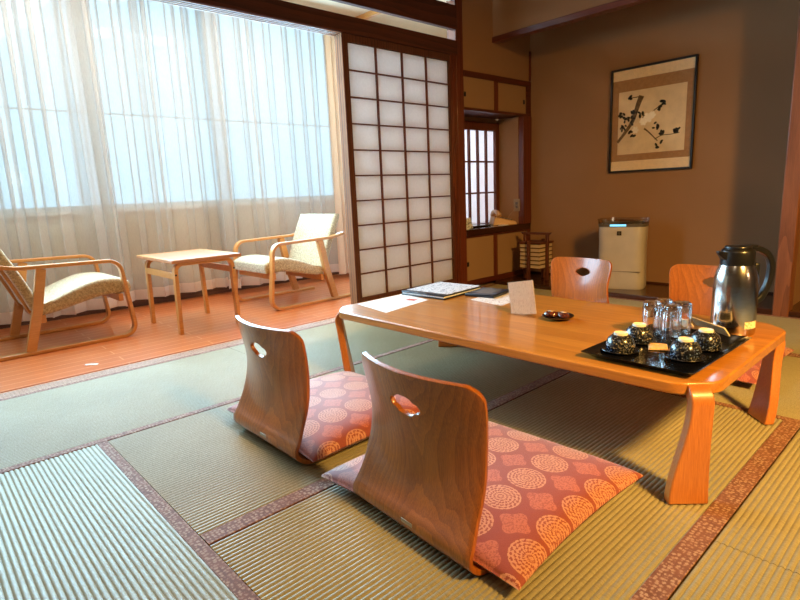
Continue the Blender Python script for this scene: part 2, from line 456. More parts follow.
# veranda shell
m = MB().box(XL, 5.4, YG, YG + .12, 0, .86).box(XL, 5.4, YG, YG + .12, 2.70, 2.9)
m.box(XL, -2.0, YG, YG + .12, .86, 2.70).box(5.2, 5.4, YG, YG + .12, .86, 2.70)
struct('wall_window', m, W['plaster_light'])
struct('baseboard_window', MB().box(XL, 5.4, YG - .02, YG, 0, .07), W['dark_strip'])
struct('wall_veranda_end', MB().box(5.4, 5.5, YW, YG + .12, 0, 2.9).box(XL - .1, XL, YW, YG + .12, 0, 2.9), W['plaster_light'])
struct('ceiling.001', MB().box(XL, 5.5, YW + .035, YG + .12, 2.72, 2.80).box(XL, 5.5, YW + .035, YW + .06, 2.43, 2.72), W['plaster_light'])
struct('trim_9', MB().box(XL, 3.02, 4.42, 4.50, 2.66, 2.72), W['lounge'])
struct('trim_16', MB().box(3.9, 3.94, 3.8, 4.8, 2.67, 2.72), W['lounge'])
win = MB()
for x in (-2.0, -.30, 1.36, 3.8, 5.16): win.box(x, x + .04, YG + .03, YG + .08, .88, 2.68)
win.box(-2, 5.2, YG + .03, YG + .08, .86, .91).box(-2, 5.2, YG + .03, YG + .08, 2.65, 2.70).box(-2, 5.2, YG + .045, YG + .06, 1.66, 1.672)
wf = struct('window_1', win, W['alu'])
MB().box(-2, 5.2, YG + .052, YG + .056, .90, 2.66).build('window_pane', W['window_glass'], wf)
MB().box(XL, 5.4, YG - .03, YG + .03, .845, .872).build('window_sill', W['white'], wf)
# room shell behind and beside the camera
struct('wall_left', MB().box(XL - .1, XL, YR, YW, -.05, ZC), W['dim'])
struct('wall_right', MB().box(XL, 5.0, YR - .1, YR, -.05, ZC), W['dim'])
struct('ceiling', MB().box(XL - .1, 5.0, YR - .1, YW - .045, ZC, ZC + .08), W['ceiling'])
# picture alcove: raised board, back wall, hanging wall, pillar
struct('trim_10', MB().box(XT, XB, -2.9, YW, -.05, .036), W['dark_board'], bevel=.004)
struct('wall_back', MB().box(XB, XB + .1, YR, YW + .5, -.05, ZC), W['plaster'])
struct('wall_hanging', MB().box(XT, XT + .06, .92, YW, 2.215, ZC), W['plaster'])
struct('trim_11', MB().box(XT - .012, XT + .072, .92, YW, 2.168, 2.215), W['beamY'], bevel=.003)
struct('trim_12', MB().box(XT - .006, XT + .095, .828, .922, -.05, ZC), W['pillar'], bevel=.008)
struct('wall_alcove_side', MB().box(XT + .05, XB, .85, .90, .036, ZC), W['plaster'])
struct('baseboard_back', MB().box(XB - .012, XB, .9, YW, .036, .05), W['dark_board'])
# side of the alcove: wall above the cabinets and the deep shoji recess
m = MB().box(3.755, XB, YW, YW + .06, 1.9, ZC)
struct('wall_cabinet_side', m, W['plaster'])
struct('trim_13', MB().box(XB - .022, XB - .001, YW - .012, YW, 1.9, 2.17), W['beamZ'])
struct('wall_recess_side', MB().box(4.61, XB, YW + .04, 3.56, .548, 1.574), W['plaster'])
struct('wall_recess_back', MB().box(3.70, 4.61, 3.50, 3.56, .548, .575).box(3.7, 4.61, 3.5, 3.56, 1.52, 1.9), W['plaster'])
struct('wall_recess_post', MB().box(3.70, 3.752, YW + .09, 3.5, 0, 1.6), W['plaster'])
struct('wall_recess_base', MB().box(3.70, XB, 3.50, 3.56, 0, .548), W['plaster'])
struct('trim_14', MB().box(4.615, XB - .002, YW - .02, YW + .05, .545, 1.575), W['beamZ'], bevel=.003)
m = MB()
m.box(4.555, 4.655, 3.46, 3.50, .545, 1.535).box(3.75, 4.56, 3.46, 3.50, 1.46, 1.535).box(3.75, 4.56, 3.46, 3.50, .545, .565)
w2 = struct('window_2', m, W['lattice'], bevel=.002)
m = MB()
for x in (3.90, 4.03, 4.16, 4.29, 4.42): m.box(x - .011, x + .011, 3.468, 3.49, .56, 1.47)
for z in (.865, 1.165): m.box(3.75, 4.56, 3.470, 3.488, z - .008, z + .008)
m.build('lattice', W['lattice'], w2)
MB().box(3.75, 4.57, 3.491, 3.493, .56, 1.47).build('paper', W['window_paper'], w2)

# cabinets -------------------------------------------------------------
def cabinet(name, label, z0, z1, rails, hz, doors):
    t = thing(name, label, 'cabinet', (3.755, YW, z0))
    h = z1 - z0
    m = MB().box(0, .995, .02, .30, rails[0] * .2, h - .002)
    m.box(0, .995, -.012, .02, 0, rails[0]).box(0, .995, -.012, .02, h - rails[1], h).box(.93, .995, -.010, .02, 0, h)
    m.build('cabinet_body', W['beam'], t, bevel=.002)
    for (a, b, yy, hx) in doors:
        d = MB().box(a, b, yy, yy + .012, rails[0], h - rails[1]).build('sliding_door', W['fusuma'], t)
        fr = MB()
        for x0 in (a, b - .022): fr.box(x0, x0 + .022, yy - .004, yy, rails[0], h - rails[1])
        if b < .6: MB().box(b - .05, b + .005, yy - .006, yy, rails[0], h - rails[1]).build('door_stile', W['beamZ'], d)
        MB().box(hx - .014, hx + .014, yy - .004, yy + .002, hz - .02, hz + .02).build('door_pull', W['black'], d, bevel=.003)
    return t
cabinet('wall_cabinet', 'upper built-in cabinet with two tan sliding doors above the alcove recess', 1.575, 1.897, (.022, .05), .13,
        [(0, .47, -.004, .015), (.455, .93, .006, .90)])
cabinet('low_cabinet', 'low built-in cabinet with two tan sliding doors under the telephone shelf', .036, .485, (.05, .012), .20,
        [(0, .44, -.004, .015), (.43, .93, .006, .90)])
tag(MB().box(0, .995, -.012, .27, 0, .062).build('shelf_board', W['black_wood'], None, (3.755, YW, .485), bevel=.003),
    'dark polished shelf board carrying the telephone over the low cabinet', 'shelf')

# shoji screens (three panels stacked in their tracks) -----------------
def shoji(x0, yy, w, number):
    x1 = x0 + w; z0, z1 = .003, 2.0
    fr = MB().box(0, .05, 0, .03, 0, z1 - z0).box(w - .035, w, 0, .03, 0, z1 - z0).box(.05, w - .035, 0, .03, 0, .125).box(.05, w - .035, 0, .03, 1.945, z1 - z0)
    d = fr.build('door_%d' % number, W['door'], None, (x0, yy, z0), bevel=.002)
    tag(d, kind='structure')
    MB().box(-.0012, 0, .004, .024, 0, z1 - z0).build('door_edge', W['stile'], d)
    la = MB(); n = 4; a, b = .05, w - .035
    for k in range(1, n): x = a + (b - a) * k / n; la.box(x - .0055, x + .0055, .004, .02, .12, 1.95)
    for k in range(1, 10): z = .125 + 1.82 * k / 10; la.box(a, b, .006, .018, z - .005, z + .005)
    la.build('lattice', W['lattice'], d)
    MB().box(a, b, .0205, .0215, .12, 1.95).build('paper', W['paper'], d)
    return d
shoji(2.484, YW + .002, 1.135, 1)
shoji(2.491, YW + .036, 1.13, 2)
shoji(2.496, YW + .070, 1.13, 3)

# tatami ---------------------------------------------------------------
def mat_(x0, x1, y0, y1, axis, label, borders, bw=.034):
    if label: t = thing('tatami_mat', label, 'tatami mat', ((x0 + x1) / 2, (y0 + y1) / 2, 0), 0, 'tatami mats')
    else: t = tag(thing('floor', None, None, ((x0 + x1) / 2, (y0 + y1) / 2, 0)), kind='structure')
    a, b = (x1 - x0) / 2 - .0012, (y1 - y0) / 2 - .0012
    m = MB(); half = b if axis == 'X' else a; L = a if axis == 'X' else b
    nr = max(1, round(2 * half / .0152)); p = 2 * half / nr
    prof = []
    for k in range(nr):
        s = -half + k * p
        prof += [(s, -.0036), (s + p * .09, -.0024), (s + p * .26, -.0006), (s + p * .5, 0), (s + p * .74, -.0006), (s + p * .91, -.0024)]
    prof.append((half, -.0036)); prof = [(-half, -.05)] + prof + [(half, -.05)]
    vs = []
    for q, z in prof:
        vs += ([(-L, q, z), (L, q, z)] if axis == 'X' else [(q, -L, z), (q, L, z)])
    n = len(prof)
    fs = [(2 * i, 2 * i + 1, 2 * i + 3, 2 * i + 2) for i in range(n - 1)] + [tuple(2 * i for i in range(n)), tuple(2 * i + 1 for i in range(n))[::-1]]
    m.add(vs, fs)
    m.build('woven_surface', W['tatX' if axis == 'X' else 'tatY'], t, angle=50)
    for sd in borders:
        c = MB()
        if axis == 'X': c.box(-L, L, (half - bw if sd > 0 else -half), (half if sd > 0 else -half + bw), -.04, .0012)
        else: c.box((half - bw if sd > 0 else -half), (half if sd > 0 else -half + bw), -L, L, -.04, .0012)
        c.build('cloth_border', W['border'], t, bevel=.001)
    return t
X0, X1, X2 = .4815, 2.34, 3.27
mat_(-.44, 1.42, 2.255, YW, 'X', 'tatami mat beside the wooden floor in front of the left armchair', (-1, 1), .036)
mat_(1.42, XT, 2.255, YW, 'X', 'tatami mat beside the wooden floor in front of the shoji screen', (-1, 1), .036)
mat_(-.45, X0, .39, 2.255, 'Y', 'bare tatami mat with broad ribs in the lower left corner', (1,), .036)
mat_(X0, X1, 1.327, 2.255, 'X', 'tatami mat under the farther legless chair with the cut-out back', (-1,), .057)
mat_(X0, X1, .39, 1.327, 'X', 'tatami mat under the nearest legless chair and the nearest table leg', (-1,), .057)
mat_(X1, X2, .39, 2.255, 'Y', 'tatami mat under the far edge of the low table', (-1, 1), .03)
mat_(X2, XT, .39, 2.255, 'Y', 'tatami mat against the dark board of the picture alcove', (-1, 1), .03)
mat_(-.46, 1.40, -.54, .39, 'X', 'yellow-lit tatami mat at the bottom right, on the near side of the thin seam', (), .03)
mat_(1.40, 3.26, -.54, .39, 'X', 'yellow-lit tatami mat at the right edge, on the far side of the thin seam', (), .03)
mat_(-2.29, -.45, .39, 1.327, 'X', None, (), .03)
mat_(-2.29, -.45, 1.327, 2.255, 'X', None, (), .03)
mat_(-2.29, -.46, 2.255, YW, 'X', None, (), .03)
mat_(3.26, XT, -.54, .39, 'X', None, (), .03)

# ------------------------------------------------------------------ curtains
def curtain(name, label, x0, x1, yy, z0, z1, mats, period=.15, amp=.04, seed=0, slack=.35, hem=.09, cat='curtain', grp=None):
    rnd = random.Random(seed)
    t = thing(name, label, cat, ((x0 + x1) / 2, yy, z0), 0, grp)
    cx = (x0 + x1) / 2
    nf = max(2, round((x1 - x0) / period)); per = (x1 - x0) / nf; k = 14
    amps = [amp * rnd.uniform(.45, 1.25) for _ in range(nf + 1)]; sh = [rnd.uniform(-.25, .25) * per for _ in range(nf + 1)]
    sh2 = [rnd.uniform(-.18, .18) * per for _ in range(nf + 1)]
    def col(i, w):       # w 0 bottom, 1 top
        s = i / k; j = int(min(nf - 1, s)); f = s - j
        a = amps[j] + (amps[j + 1] - amps[j]) * f
        h = sh[j] + (sh[j + 1] - sh[j]) * f + (1 - w) * (sh2[j] + (sh2[j + 1] - sh2[j]) * f)
        ph = 2 * PI * s
        x = x0 + s * per + h + slack * per * math.sin(2 * ph) * (.6 + .4 * w) * .5
        y = a * math.sin(ph) * (1.12 - .3 * w) + .3 * a * math.sin(.5 * ph + seed)
        return x - cx, y
    def sheet(za, zb, rows):
        m = MB(); n = nf * k + 1; vs = []
        for r in range(rows + 1):
            z = za + (zb - za) * r / rows
            for i in range(n):
                x, y = col(i, z / (z1 - z0)); vs.append((x, y, z))
        fs = [(r * n + i, r * n + i + 1, (r + 1) * n + i + 1, (r + 1) * n + i) for r in range(rows) for i in range(n - 1)]
        return m.add(vs, fs)
    H = z1 - z0
    sheet(hem, H, 14).build('curtain_cloth', mats[0], t, angle=180, fixn=False)
    sheet(0, hem, 2).build('hem', mats[1], t, angle=180, fixn=False)
    return t
SH = (W['sheer'], W['hem'])
curtain('sheer_curtain', 'leftmost sheer curtain, hanging behind the left armchair', -.75, 1.36, 4.86, .075, 2.69, SH, .165, .05, 3, .45, grp='sheer curtains')
curtain('sheer_curtain', 'middle sheer curtain, hanging behind the side table', 1.18, 2.44, 5.03, .075, 2.69, SH, .145, .05, 11, .45, grp='sheer curtains')
curtain('sheer_curtain', 'right sheer curtain, hanging behind the right armchair beside the beige drape', 2.26, 3.56, 4.86, .075, 2.69, SH, .155, .05, 23, .4, grp='sheer curtains')
curtain('drape', 'thick beige drape gathered at the right end beside the shoji screen', 3.50, 4.15, 4.80, .05, 2.68, (W['drape'], W['drape']), .085, .03, 5, slack=.3)
struct('trim_15', MB().box(XL, 5.3, 4.80, 5.04, 2.685, 2.72), W['white'])

# ------------------------------------------------------------------ low table
ZT = .345
tab = thing('low_table', 'low rectangular wooden table with curved corner legs, tray and papers on it', 'table', (1.975, 1.34, 0))
ox, oy = 1.975, 1.34
sx0, sx1, sy0, sy1 = 1.532 - ox, 2.425 - ox, .462 - oy, 2.212 - oy
cc = .085
poly = []
for (px, py, ex, ey) in ((sx0, sy0, 1, 1), (sx1, sy0, -1, 1), (sx1, sy1, -1, -1), (sx0, sy1, 1, -1)):
    p1 = (px, py + ey * cc); p2 = (px + ex * cc, py)
    q = fillet([(px, py + ey * .3), p1, p2, (px + ex * .3, py)], [.085, .085], 6)[1:-1]
    if ex * ey < 0: q = q[::-1]
    poly += q
MB().prism(poly, ZT - .036, ZT).build('table_top', W['tableX'], tab, bevel=.006, seg=3)
def corner_leg(corner, foot, wt=.062, wf_=.112):
    """bent plywood leg: leaves the slab over the cut corner, rolls down and flares to the floor"""
    c = Vector((corner[0] - ox, corner[1] - oy)); f = Vector((foot[0] - ox, foot[1] - oy))
    d = Vector((1 if corner[0] > ox else -1, 1 if corner[1] > oy else -1)).normalized()
    s = Vector((-d.y, d.x))
    start = c - d * .135        # on the slab
    lip = c - d * .040          # outermost line of the bend
    off = (f - (c - d * .04)).dot(d); side = (f - (c - d * .04)).dot(s)
    prof = fillet([(-.12, ZT - .006), (.014, ZT - .0004), (off, .0014)], [.056], 12)      # (along d from lip, z) outer face
    pts = []
    for q, z in prof: pts.append((q, z))
    # subdivide the straight shank
    last = pts[-2]; end = pts[-1]; pts = pts[:-1] + [(last[0] + (end[0] - last[0]) * k / 8, last[1] + (end[1] - last[1]) * k / 8) for k in range(1, 9)]
    th = .034; m = MB(); vs = []; n = len(pts)
    for i, (q, z) in enumerate(pts):
        a = Vector(pts[max(0, i - 1)]); b = Vector(pts[min(n - 1, i + 1)]); t = (b - a).normalized(); nn = Vector((-t.y, t.x)) * -1
        if i == n - 1: nn = Vector((-1, 0))
        g = 1 - z / ZT
        w = .058 - (.058 - wt) * sm(-.02, .02, q + .35 * (ZT - z)) if g < .3 else wt
        w += (wf_ - wt) * sm(.2, 1.05, g)
        qi, zi = q + nn.x * th, z + nn.y * th
        sh = side * sm(.1, 1, g)
        for (qq, zz) in ((q, z), (qi, zi)):
            for e in (-1, 1):
                P = lip + d * qq + s * (sh + e * w / 2); vs.append((P.x, P.y, max(.0014, zz)))
    fs = []
    for i in range(n - 1):
        o = i * 4
        for a, b in ((0, 1), (1, 3), (3, 2), (2, 0)): fs.append((o + a, o + b, o + 4 + b, o + 4 + a))
    fs += [(0, 2, 3, 1), (n * 4 - 4, n * 4 - 3, n * 4 - 1, n * 4 - 2)]
    m.add(vs, fs)
    m.build('leg', W['tableleg'], tab, bevel=.004, seg=2, angle=50)
corner_leg((1.532, .462), (1.518, .492))
corner_leg((2.425, .462), (2.30, .50))
corner_leg((2.425, 2.212), (2.30, 2.115))
corner_leg((1.532, 2.212), (1.565, 2.13))

# ------------------------------------------------------------------ legless chairs with cushions
PROF = spline([(.42, .010), (.30, .009), (.12, .009), (.055, .012), (.020, .028), (.002, .059), (.0225, .097), (.040, .151), (.0465, .215), (.040, .280), (.027, .344), (.0135, .409), (.0005, .470)], 6)
PLEN = [0.]
for a, b in zip(PROF, PROF[1:]): PLEN.append(PLEN[-1] + (b - a).length)
PT = PLEN[-1]
def prof_at(v):
    for i in range(len(PLEN) - 1):
        if v <= PLEN[i + 1]:
            t = (v - PLEN[i]) / (PLEN[i + 1] - PLEN[i]); return PROF[i].lerp(PROF[i + 1], t)
    return PROF[-1]
def shell_pt(y, v, w):
    p = prof_at(max(0, min(PT, v))); u = y / .23
    x = p.x + .053 * u * u * sm(.09, .35, p.y)
    return (x, y, p.y)
def half_w(v):
    z = prof_at(v).y; back = v > .30
    if not back: w = .195 + .038 * sm(.0, .3, v)
    else: w = .233 - .012 * sm(.05, .15, z) - .003 * sm(.16, .28, z) + .014 * sm(.28, .44, z)
    r = .045; t = PT - v
    if t < r: w -= r - math.sqrt(max(0, r * r - (r - t) ** 2))
    if v < .05: w -= .05 - math.sqrt(max(0, .05 ** 2 - (.05 - v) ** 2))
    return w
def vz(z):          # arclength where the back reaches height z
    for i in range(len(PROF)):
        if PLEN[i] > .45 and PROF[i].y >= z: return PLEN[i]
    return PT
def shell_mesh():
    vh = vz(.374); hw, hh = .072, .040
    us = [-1 + 2 * i / 24 for i in range(25)]
    vs_ = sorted(set([round(x, 4) for x in ([PT * k / 46 for k in range(46)] + [PT - .045 * (1 - math.cos(k * PI / 16)) for k in range(9)] + [.05 * (1 - math.cos(k * PI / 12)) for k in range(7)])]))
    # rows aligned to the hole block
    vs_ = [v for v in vs_ if not (vh - hh - .012 < v < vh + hh + .012)] + [vh - hh, vh - hh / 2, vh, vh + hh / 2, vh + hh]
    vs_.sort(); ib = vs_.index(vh - hh); it = vs_.index(vh + hh)
    ul, ur = 8, 16
    m = MB(); n = 25; V = []
    for v in vs_:
        w = half_w(v)
        for i, u in enumerate(us):
            y = u * w
            if vh - hh - .001 <= v <= vh + hh + .001 and ul <= i <= ur: y = hw * (i - 12) / 4
            V.append(shell_pt(y, v, w))
    F = []
    for j in range(len(vs_) - 1):
        for i in range(24):
            if ib <= j < it and ul <= i < ur: continue
            F.append((j * n + i, j * n + i + 1, (j + 1) * n + i + 1, (j + 1) * n + i))
    loop = [(ib, i) for i in range(ul, ur)] + [(j, ur) for j in range(ib, it)] + [(it, i) for i in range(ur, ul, -1)] + [(j, ul) for j in range(it, ib, -1)]
    N = len(loop)
    def hole_r(a):       # elongated lozenge with notched shoulders
        c, s = abs(math.cos(a)), abs(math.sin(a))
        H = [(.057, 0), (.053, .011), (.037, .0135), (.029, .022), (.020, .0265), (0, .0275)]
        for (x0, y0), (x1, y1) in zip(H, H[1:]):
            den = c * (y1 - y0) - s * (x1 - x0)
            t = (x0 * (y1 - y0) - y0 * (x1 - x0)) / den
            x, y = c * t, s * t
            if x1 - 1e-9 <= x <= x0 + 1e-9 and y0 - 1e-9 <= y <= y1 + 1e-9: return t
        return .0275
    base = len(V)
    for ring in range(1, 4):
        t = ring / 3
        for j, i in loop:
            y = hw * (i - 12) / 4; v = vs_[j] - vh
            a = math.atan2(v / hh * .0265, y / hw * .058); r = hole_r(a)
            V.append(shell_pt(y + (r * math.cos(a) - y) * t, vh + v + (r * math.sin(a) - v) * t, 0))
    prev = [j * n + i for j, i in loop]
    for ring in range(3):
        cur = [base + ring * N + k for k in range(N)]
        for k in range(N): F.append((prev[k], prev[(k + 1) % N], cur[(k + 1) % N], cur[k]))
        prev = cur
    m.add(V, F); return m
def make_floor_chair():
    t = thing('legless_chair', '', 'chair')
    sh = shell_mesh().build('seat_shell', W['zaisu'], t, solid=.013, bevel=.0025, seg=2, angle=60)
    MB().box(-.004, .000, -.022, .022, 0, .013).build('maker_plate', W['plate'], t, (.004 - .0025, -.01, .052), bevel=.001)
    return t
def cushion_mesh(a, b, T):
    m = MB(); n = 28; V = []; F = []
    def outline(u, v):
        # sides drawn in, corners pulled out to points
        x = a / 2 * u * (1 - .055 * (1 - v * v) * abs(u)); y = b / 2 * v * (1 - .055 * (1 - u * u) * abs(v))
        return x, y
    for side in (1, -1):
        for j in range(n + 1):
            for i in range(n + 1):
                u = math.sin(PI / 2 * (2 * i / n - 1)); v = math.sin(PI / 2 * (2 * j / n - 1))
                x, y = outline(u, v)
                e = max(0, (1 - u * u)) ** .33 * max(0, (1 - v * v)) ** .33
                dip = math.exp(-((u * .9) ** 2 + (v * .9) ** 2) * 9) * .006
                z = T * .24 + ((T * .76 * e - dip) if side > 0 else -T * .24 * min(1, e * 1.25))
                V.append((x, y, z))
    q = (n + 1) ** 2
    for s_ in range(2):
        for j in range(n):
            for i in range(n):
                f = (s_ * q + j * (n + 1) + i, s_ * q + j * (n + 1) + i + 1, s_ * q + (j + 1) * (n + 1) + i + 1, s_ * q + (j + 1) * (n + 1) + i)
                F.append(f if s_ == 0 else f[::-1])
    m.add(V, F); return m
def welded(o, d=.0005):
    bm = bmesh.new(); bm.from_mesh(o.data); bmesh.ops.remove_doubles(bm, verts=bm.verts, dist=d); bm.to_mesh(o.data); bm.free(); return o
def cushion(label, loc, rotz, a=.64, b=.68, T=.075):
    o = cushion_mesh(a, b, T).build('floor_cushion', W['medallion'], None, loc, angle=80, rot=(0, 0, rotz))
    o.location = loc
    return tag(welded(o), label, 'cushion', 'medallion floor cushions')
ch0 = make_floor_chair()
chairs = [(.8565, .9562, -3.3, 'nearest legless chair with a bent plywood back and lozenge cut-out, centre foreground'),
          (.8666, 1.7233, -.9, 'legless bent plywood chair in the left foreground, left of the nearest one'),
          (3.205, 1.735, 175, 'legless plywood chair across the table, in front of the white air purifier'),
          (3.205, .98, 175, 'legless plywood chair across the table behind the steel vacuum jug')]
for i, (x, y, a, lab) in enumerate(chairs):
    o = ch0 if i == 0 else copy_tree(ch0)
    o.location = (x, y, 0); o.rotation_euler = (0, 0, math.radians(a)); o['label'] = lab; o['group'] = 'legless chairs around the low table'
    if i > 1: o.scale = (.94, .94, .94)
cushion('red medallion cushion on the nearest legless chair, its corner at the photo centre bottom', (1.195, .985, .016), math.radians(1.), .655, .735, .085)
cushion('pinkish red medallion cushion on the left foreground legless chair', (1.215, 1.762, .016), math.radians(-1), .63, .66, .095)
cushion('red cushion showing under the table behind its far right leg', (2.90, .93, .016), PI, .64, .66, .085)

# ------------------------------------------------------------------ lounge chairs on the veranda
def make_lounge():
    t = thing('armchair', '', 'armchair')
    # local: front at x=0 facing +x, seat runs to -x; frames at y = +-.29
    path = fillet([(-.73, .575), (-.60, .548), (-.02, .535), (.035, .012), (-.80, .012)], [.15, .085, .075], 8)
    for s in (-1, 1):
        y0, y1 = (.292, .345) if s > 0 else (-.345, -.292)
        fr = MB().sweepXZ(path, y0, y1, .023).build('side_frame', W['lounge'], t, bevel=.004)
        MB().sweepXZ([(-.475, .532), (-.53, .27), (-.60, .02)], y0 + .004, y1 - .004, .055).build('rear_leg', W['lounge'], fr, bevel=.004)
    for (x, z) in ((-.03, .275), (-.50, .21)): MB().bar((x, -.295, z), (x, .295, z), .03, .05).build('cross_rail', W['lounge'], t, bevel=.003)
    def pad(name, top, bot):
        prof = [tuple(p) for p in spline(top, 7)] + [tuple(p) for p in spline(bot, 7)]
        n = len(prof); ys = [-.287, -.281, -.262, -.22, -.1, 0, .1, .22, .262, .281, .287]
        cx = sum(p[0] for p in prof) / n; cz = sum(p[1] for p in prof) / n
        mid = []
        k = n // 2
        m = MB(); V = []
        for y in ys:
            g = {.287: .55, .281: .84, .262: .97}.get(abs(y), 1)
            for i, (x, z) in enumerate(prof):
                j = n - 1 - i; mx, mz = (x + prof[j][0]) / 2, (z + prof[j][1]) / 2
                V.append((mx + (x - mx) * g, y, mz + (z - mz) * g))
        F = [(a * n + i, a * n + (i + 1) % n, (a + 1) * n + (i + 1) % n, (a + 1) * n + i) for a in range(len(ys) - 1) for i in range(n)]
        F += [tuple(range(n)), tuple((len(ys) - 1) * n + i for i in range(n))[::-1]]
        m.add(V, F); return m.build(name, W['cream_fabric'], t, angle=60)
    pad('seat_cushion', [(.045, .345), (.035, .385), (-.04, .413), (-.16, .415), (-.30, .375), (-.42, .325), (-.50, .30)],
        [(-.53, .225), (-.42, .237), (-.28, .27), (-.14, .30), (-.03, .302), (.035, .305)])
    pad('backrest', [(-.49, .27), (-.535, .40), (-.60, .56), (-.665, .70), (-.69, .745)],
        [(-.735, .742), (-.725, .69), (-.665, .56), (-.60, .40), (-.555, .27)])
    for s in (-1, 1): MB().bar((-.55, s * .2, .25), (-.72, s * .2, .68), .03, .02, (1, 0, 0)).build('back_rail', W['lounge'], t)
    return t
lc = make_lounge()
lc.location = (1.115, 4.335, 0); lc['label'] = 'cream armchair with bent wooden arms cut off by the left photo edge'; lc['group'] = 'veranda armchairs'
rc = copy_tree(lc); rc.location = (2.185, 4.215, 0); rc.rotation_euler = (0, 0, PI)
rc['label'] = 'cream armchair with bent wooden arms right of the side table'; rc['group'] = 'veranda armchairs'

# side table
st = thing('side_table', 'small square wooden side table between the two armchairs', 'table', (1.573, 4.03, 0))
MB().box(-.25, .25, -.355, .355, .50, .522).build('table_top', W['sidetop'], st, bevel=.003)
m = MB()
for (a, b, c, d) in ((-.25, .25, -.355, -.325), (-.25, .25, .325, .355), (-.25, -.223, -.325, .325), (.223, .25, -.325, .325)): m.box(a, b, c, d, .5215, .5228)
m.build('edge_strip', W['lounge'], st)
for sy in (-1, 1):
    for sx in (-1, 1):
        path = fillet([(0, .487), (sx * .205, .487), (sx * .215, 0)], [.05], 7)
        y = sy * .275
        lg = MB().sweepXZ(path, y - .022, y + .022, .026).build('leg', W['lounge'], st, bevel=.003)
        if sy < 0: MB().box(sx * .211 - .006, sx * .211 + .006, y - .0245, y - .021, .41, .422).build('peg', W['peg'], lg)
for sx in (-1, 1):
    MB().box(sx * .210 - .009, sx * .210 + .009, -.27, .27, .385, .43).build('side_rail', W['lounge'], st, bevel=.002)

tag(MB().box(-.035, .035, -.010, .010, 0, .003).build('floor_strip', W['white'], None, (.72, 3.46, .0), rot=(0, 0, math.radians(-40))), 'short pale strip on the wooden floor before the left armchair', 'strip')

# ------------------------------------------------------------------ things on the low table
tray = thing('serving_tray', 'black lacquer tray with flared rim under the cups and glasses', 'tray', (1.835, .690, ZT), math.radians(-1.2))
def rrect(a, b, r, n=5):
    o = []
    for cx, cy, s in ((a - r, b - r, 0), (-a + r, b - r, 1), (-a + r, -b + r, 2), (a - r, -b + r, 3)):
        for k in range(n + 1): q = PI / 2 * (s + k / n); o.append((cx + r * math.cos(q), cy + r * math.sin(q)))
    return o
m = MB(); rings = [(.225, .145, .0), (.250, .170, .018), (.256, .176, .020), (.252, .172, .0205), (.224, .144, .006)]
V = []; N = 24
for a, b, z in rings: V += [(x, y, z) for x, y in rrect(a, b, .012)]
F = [(i * N + k, i * N + (k + 1) % N, (i + 1) * N + (k + 1) % N, (i + 1) * N + k) for i in range(4) for k in range(N)]
F += [tuple(range(N))[::-1], tuple(4 * N + k for k in range(N))]
m.add(V, F).build('tray_body', W['lacquer'], tray, angle=30)
ZY = ZT + .006
CUPS = [(1.707, .792, 'dark speckled teacup upside down at the left corner of the tray'), (1.853, .795, 'dark speckled teacup upside down behind the left corner cup, left of the glasses'),
        (1.755, .607, 'dark speckled teacup upside down nearest the front corner of the tray'), (1.905, .598, 'dark speckled teacup upside down before the jug, against the pale-edged sachet')]
SL = ['saucer under the cup at the left corner of the tray', 'saucer under the cup left of the glasses', 'saucer under the cup nearest the front corner of the tray', 'saucer under the cup before the steel jug']
cup0 = thing('teacup', '', 'cup')
MB().lathe([(.0435, 0), (.0455, .006), (.0462, .016), (.0445, .028), (.039, .041), (.030, .050), (.022, .0535), (.0, .0538)], 40).build('cup_bowl', W['cup'], cup0)
MB().lathe([(.0225, .0525), (.0215, .0600), (.0185, .0605), (.0175, .0575), (.0, .057)], 32, caps=False).build('foot_ring', W['foot'], cup0)
sau0 = MB().lathe([(.0, 0), (.030, 0), (.034, .002), (.056, .007), (.060, .0085), (.059, .0098), (.054, .009), (.034, .0042), (.0, .0036)], 40, caps=False).build('saucer', W['saucer'])
for i, (x, y, lab) in enumerate(CUPS):
    s = sau0 if i == 0 else sau0.copy()
    if i: COL.objects.link(s)
    s.location = (x, y, ZY); tag(s, 'small dark ' + SL[i], 'saucer', 'saucers on the tray')
    c = cup0 if i == 0 else copy_tree(cup0)
    c.location = (x, y, ZY + .0058); c.rotation_euler = (0, 0, i * 1.3); tag(c, lab, 'cup', 'upturned teacups on the tray')
# glasses
g0 = MB().lathe([(.0295, 0), (.0310, .010), (.0315, .055), (.0310, .102), (.0295, .116), (.025, .122), (.0, .123), (.0, .110), (.020, .109), (.0262, .102), (.0280, .055), (.0278, .01), (.0280, 0)], 60, flute=.035, nf=10, caps=False)
vv = len(g0.v) // 13
g0.f += [((12 * vv + k), (12 * vv + (k + 1) % vv), (k + 1) % vv, k) for k in range(vv)]; g0.mi += [0] * vv
g0 = g0.build('drinking_glass', W['glass'], angle=60)
GL = [(1.985, .808, 'clear fluted tumbler upside down, leftmost of the four glasses on the tray'), (2.045, .790, 'clear fluted tumbler upside down, second from left at the back of the four glasses'),
      (1.962, .730, 'clear fluted tumbler upside down at the front of the four glasses'), (2.032, .722, 'clear fluted tumbler upside down, rightmost of the four glasses nearest the jug')]
for i, (x, y, lab) in enumerate(GL):
    g = g0 if i == 0 else g0.copy()
    if i: COL.objects.link(g)
    g.location = (x, y, ZY + .0003); tag(g, lab, 'glass', 'upturned glasses on the tray')
